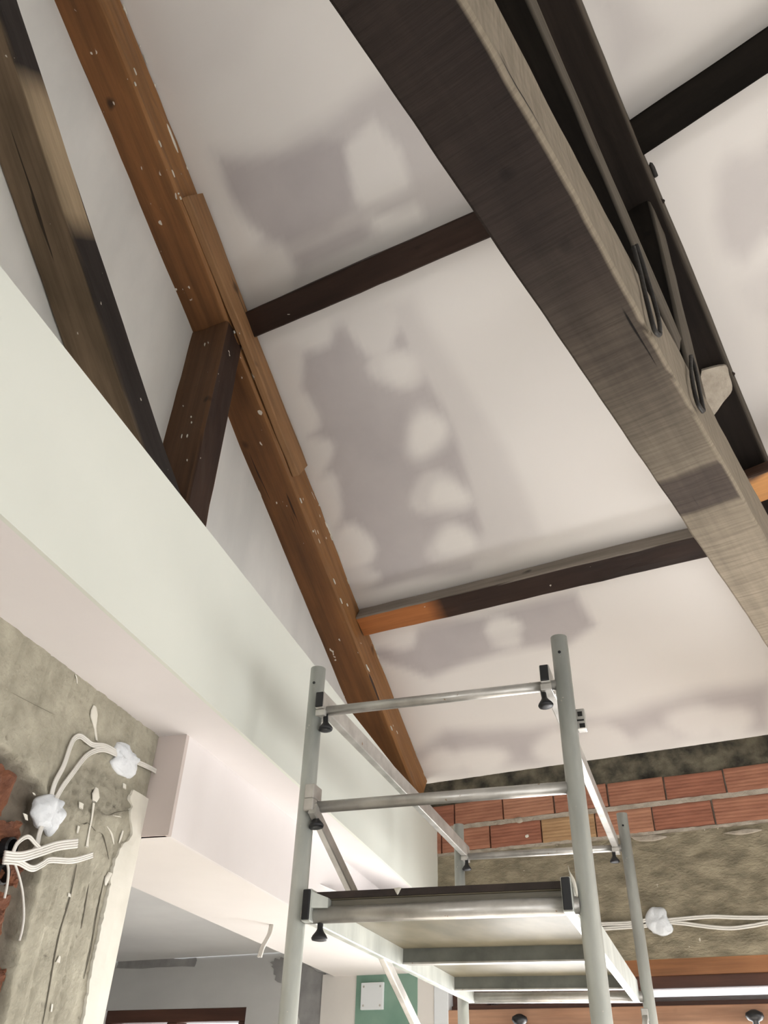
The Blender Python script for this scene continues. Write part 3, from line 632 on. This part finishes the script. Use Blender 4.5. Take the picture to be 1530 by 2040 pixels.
# platform
pf = build(MB().box(fs, -.968, -.300, YN - .005, YF - .03, .468, .486), 'platform_panel', M['ply'], sc_)
build(MB().box(fs, -.962, -.304, YN - .012, YN - .004, .470, .487), 'panel_edge', M['plyedge'], pf)
for xc in (-.981, -.288):
    sb = build(MB().box(fs, xc - .013, xc + .013, YN - .034, YF - .01, .412, .492), 'platform_beam', M['galv'], sc_, bevel=.003)
    build(MB().box(fs, xc - .011, xc + .011, YN - .040, YN - .033, .415, .490), 'end_cap', M['black'], sb, bevel=.003)
    if xc < -.5: knob(fs(xc + .03, YN + .0, .412), sb)
build(MB().box(fs, -.966, -.302, YN + .006, YN + .016, .430, .470), 'platform_front_rail', M['dull'], sc_)
build(MB().hexa([fs(-.968, YN - .03, .445), fs(-.925, YN - .02, .445), fs(-.925, YN + .004, .445), fs(-.968, YN + .004, .445), fs(-.968, YN - .03, .485), fs(-.925, YN - .02, .470), fs(-.925, YN + .004, .470), fs(-.968, YN + .004, .485)]), 'corner_gusset', M['galv'], sc_)
for y in (2.95, 3.62):
    jo = build(MB().box(fs, -.968, -.301, y, y + .03, .426, .468), 'platform_joist', M['joist'], sc_)
    build(MB().box(fs, -.968, -.301, y - .002, y + .034, .421, .426), 'flange', M['alu'], jo)
# plaster drip on the panel edge and splash on the cap
def fpl(a, b, h): return fs(a, YN - .012 - h, b)
build(lump(MB(), [np.array(p) for p in [(-.742, .488), (-.722, .489), (-.725, .480), (-.731, .471), (-.737, .478)]], fpl, .003, rough=.001), 'plaster_drip', M['paint'], pf, smooth=True)
build(lump(MB(), [np.array(p) for p in [(-.279, .520), (-.276, .505), (-.266, .485), (-.262, .455), (-.266, .447), (-.272, .47), (-.277, .49)]], lambda a, b, h: fs(a, YN - .026 - h, b), .004, rough=.001), 'plaster_splash', M['paint'], sc_, smooth=True)

# ================================================================== cables, plaster lumps, fittings
def wires(path, frm, n=3, r=.0032, gap=.0058, lift=.008):
    mb = MB(); P = smooth_path(path, 7)
    for k in range(n):
        off = (k - (n - 1) / 2) * gap; Q = []
        for i, p in enumerate(P):
            d = np.array(P[min(i + 1, len(P) - 1)]) - np.array(P[max(i - 1, 0)]); d = d / (np.linalg.norm(d) + 1e-9)
            Q.append(frm(p[0] - d[1] * off, p[1] + d[0] * off, lift))
        mb.tube(Q, r, 8)
    return mb
def conc_path(px): return [on_conc(p) for p in px]
bl = build(lump(MB(), [np.array(on_conc(p)) for p in [(66, 1600), (80, 1586), (100, 1582), (114, 1592), (121, 1612), (118, 1636), (108, 1650), (95, 1668), (86, 1652), (70, 1645), (63, 1622)]], fc, .022, 6, seed=3, rough=.011), 'plaster_lump', M['plaster'], smooth=True)
tag(bl, 'round white gypsum lump over the cable joint beside the broken bricks', 'plaster lump', 'gypsum lumps')
bl = build(lump(MB(), [np.array(on_conc(p)) for p in [(224, 1492), (234, 1478), (246, 1482), (258, 1500), (274, 1514), (263, 1528), (262, 1550), (250, 1549), (232, 1541), (219, 1520), (226, 1506)]], fc, .02, 6, seed=8, rough=.010), 'plaster_lump', M['plaster'], smooth=True)
tag(bl, 'angular white gypsum lump near the top corner of the concrete', 'plaster lump', 'gypsum lumps')
def cab(px, label, n, lift=.008, r=.0027):
    return tag(build(wires(conc_path(px), fc, n, r, r * 1.8, lift), 'flat_cable', M['cable'], smooth=True), label, 'cable', 'white electrical cables')
cab([(229, 1500), (205, 1487), (180, 1484), (168, 1476), (155, 1467), (143, 1472), (134, 1490), (122, 1525), (104, 1560), (96, 1590)], 'white cable arching high between the two gypsum lumps', 3)
cab([(229, 1504), (205, 1494), (185, 1496), (165, 1508), (140, 1540), (118, 1570), (104, 1596)], 'white cable curving straight between the two gypsum lumps', 3)
cab([(262, 1517), (285, 1527), (305, 1538), (318, 1552)], 'short white cable from the angular lump into the casing end', 3, .012)
cab([(78, 1645), (72, 1665), (66, 1690), (50, 1705)], 'white cable dropping from the round lump to the conduit', 3)
cab([(-14, 1706), (20, 1708), (60, 1697), (95, 1686), (134, 1681)], 'thick bundle of white cable pointing right from the conduit', 4, .030, .0032)
cab([(-10, 1716), (20, 1718), (48, 1731), (70, 1722), (85, 1714), (130, 1715), (170, 1704)], 'wavy white cable ending on the concrete under the bundle', 3, .022)
cab([(8, 1708), (20, 1735), (30, 1775), (33, 1820), (30, 1850), (24, 1874)], 'single thin wire hanging down the concrete', 1, .02, .0028)
cab([(-2, 1712), (2, 1735), (0, 1760), (-6, 1790)], 'short wire loop at the left edge below the conduit', 1, .02, .003)
cab([(4, 1700), (14, 1680), (34, 1668), (48, 1680), (62, 1695)], 'white cable looped over the black conduit mouth', 2, .03)
for (px, lb) in (((22, 1688), 'upper black conduit mouth among the cables at the left edge'), ((6, 1742), 'lower black conduit mouth among the cables at the left edge')):
    u, z = on_conc(px); mb = MB(); R_ = .023
    lathe(mb, fb(u, BC - .05, z), BV, [(R_, 0), (R_, .052), (R_ * .8, .056), (R_ * .78, .02), (.001, .018)], 20); tag(build(mb, 'conduit', M['black'], smooth=False), lb, 'conduit', 'black conduits')
# far wall junction lump and cables
bl = build(lump(MB(), wallpts([(1290, 1818), (1300, 1808), (1326, 1810), (1330, 1828), (1338, 1840), (1342, 1856), (1322, 1866), (1302, 1858), (1290, 1845), (1286, 1830)]), fw, .02, 5, seed=14, rough=.008), 'plaster_lump', M['plaster'], smooth=True)
tag(bl, 'white gypsum lump on the concrete ring beam of the far wall', 'plaster lump', 'gypsum lumps')
for px, lb in (([(1332, 1834), (1375, 1830), (1420, 1827), (1480, 1829), (1545, 1828), (1660, 1820), (1800, 1806)], 'upper of two white cables running right along the ring beam'), ([(1332, 1838), (1365, 1841), (1420, 1848), (1460, 1850), (1500, 1845), (1545, 1838), (1660, 1832), (1800, 1818)], 'lower sagging white cable running right along the ring beam'),
               ([(1290, 1834), (1250, 1840), (1190, 1842), (1150, 1844)], 'upper white cable running left of the ring beam lump'), ([(1290, 1845), (1250, 1848), (1190, 1852), (1150, 1854)], 'lower white cable running left of the ring beam lump')):
    P = [(p[0], p[1]) for p in wallpts(px)]; tag(build(wires(P, fw, 2, .005, .009, .004), 'flat_cable', M['cable'], smooth=True), lb, 'cable', 'white electrical cables')
# cable tail hanging from the lintel soffit
hp = hit((541, 1842), A3(0, 0, ZS), A3(0, 0, 1)); n_ = ray(541, 1842); n_ = n_ / np.linalg.norm(n_)
tl = [hp + A3(0, 0, .01), hp + A3(-.002, -.004, -.035), hp + A3(-.022, -.015, -.085), hp + A3(-.030, -.02, -.125)]
mb = MB()
for k in range(3): mb.tube([p + SV * (k - 1) * .007 for p in smooth_path(tl, 5)], .0042, 8)
tag(build(mb, 'flat_cable', M['cable'], smooth=True), 'white cable tail hanging from the casing soffit left of the scaffold', 'cable', 'white electrical cables')
# blank cover plate on the green board
P = wallpts([(724, 1959), (768, 1957), (769, 2011), (725, 2013)]); x0, x1 = P[0][0], P[1][0]; z0, z1 = P[3][1], P[0][1]
cp = tag(build(MB().box(XYZ, x0, x1, D - .026, D - .0095, z0, z1), 'cover_plate', M['plate'], bevel=.003), 'blank white cover plate screwed to the green board', 'cover plate')
for a in (x0 + .018, x1 - .018):
    for b in (z0 + .02, z1 - .02):
        mb = MB(); lathe(mb, A3(a, D - .0255, b), (0, -1, 0), [(.006, 0), (.006, .001), (.004, .002)], 10); build(mb, 'screw', M['alu'], cp)

# ================================================================== far window
win = tag(build(MB().box(XYZ, -2.10, 1.32, D + .03, D + .20, .60, .672), 'window_1', M['lintel']), 'far window with wooden lintel, dark frame and daylight strip', kind='structure')
def wb(name, mat, *a, bev=.004): return build(MB().box(XYZ, *a), name, mat, win, bevel=bev)
wb('head_rail', M['frame'], -2.06, 1.30, D + .05, D + .16, .548, .602)
wb('frame_post', M['plate'], -2.145, -2.06, D - .012, D + .10, FLOOR + .4, .63); wb('frame_post', M['frame'], 1.26, 1.32, D + .03, D + .16, FLOOR + .4, .60)
wb('shutter_box', M['frame'], -2.06, -1.865, D + .045, D + .108, .47, .55); wb('shutter_box', M['frame'], -1.80, -1.02, D + .045, D + .108, .47, .55)
wb('awning_edge', M['frame'], -2.06, 1.28, D + .12, D + .15, .455, .520)
wb('glass_pane', M['glass'], -2.05, 1.28, D + .11, D + .116, .44, .55, bev=0)
wb('transom', M['frame'], -2.06, 1.30, D + .03, D + .16, .462, .492); wb('transom_board', M['tan'], -2.10, 1.30, D - .01, D + .03, .385, .470)
wb('sill', M['frame'], -2.06, 1.30, D + .03, D + .2, FLOOR + .35, FLOOR + .42)
wb('glass_pane', M['glass'], -2.05, 1.28, D + .11, D + .116, FLOOR + .42, .462, bev=0)
rod = tag(build(MB().tube([A3(-1.95, D - .06, .355), A3(1.2, D - .06, .355)], .016, 14), 'curtain_rod', M['plate'], smooth=True), 'white rod below the tan board of the far window', 'rod')
for px in ((1034, 2012), (1500, 2008)):
    P = on_wall(px, D - .06); mb = MB(); lathe(mb, A3(P[0], D - .06, .430), (0, 0, -1), [(.012, -.012), (.036, 0), (.040, .014), (.030, .028), (.014, .034), (.013, .10)], 16)
    build(mb, 'rod_bracket', M['black'], rod, smooth=True)
sw = tag(build(MB().box(XYZ, -4.52, -3.39, D + .02, D + .12, .44, .51).box(XYZ, -4.52, -4.46, D + .02, D + .12, -.8, .44).box(XYZ, -3.45, -3.39, D + .02, D + .12, -.8, .44).box(XYZ, -4.0, -3.92, D + .02, D + .12, -.8, .44), 'window_2', M['frame'], bevel=.004), 'dark framed window in the side room', kind='structure')
build(MB().box(XYZ, -4.46, -3.45, D + .07, D + .076, -.8, .44), 'glass_pane', M['glass'], sw); build(MB().box(XYZ, -4.46, -3.45, D + .085, D + .10, -.8, .30), 'added_sun_blind', M['frame'], sw)  # last panel is unseen, added to keep sun out of the side room

# ------------------------------------------------------------------ lift everything so that the floor lies at height 0
for o in COL.objects:
    if o.parent is None: o.location.z += EYE
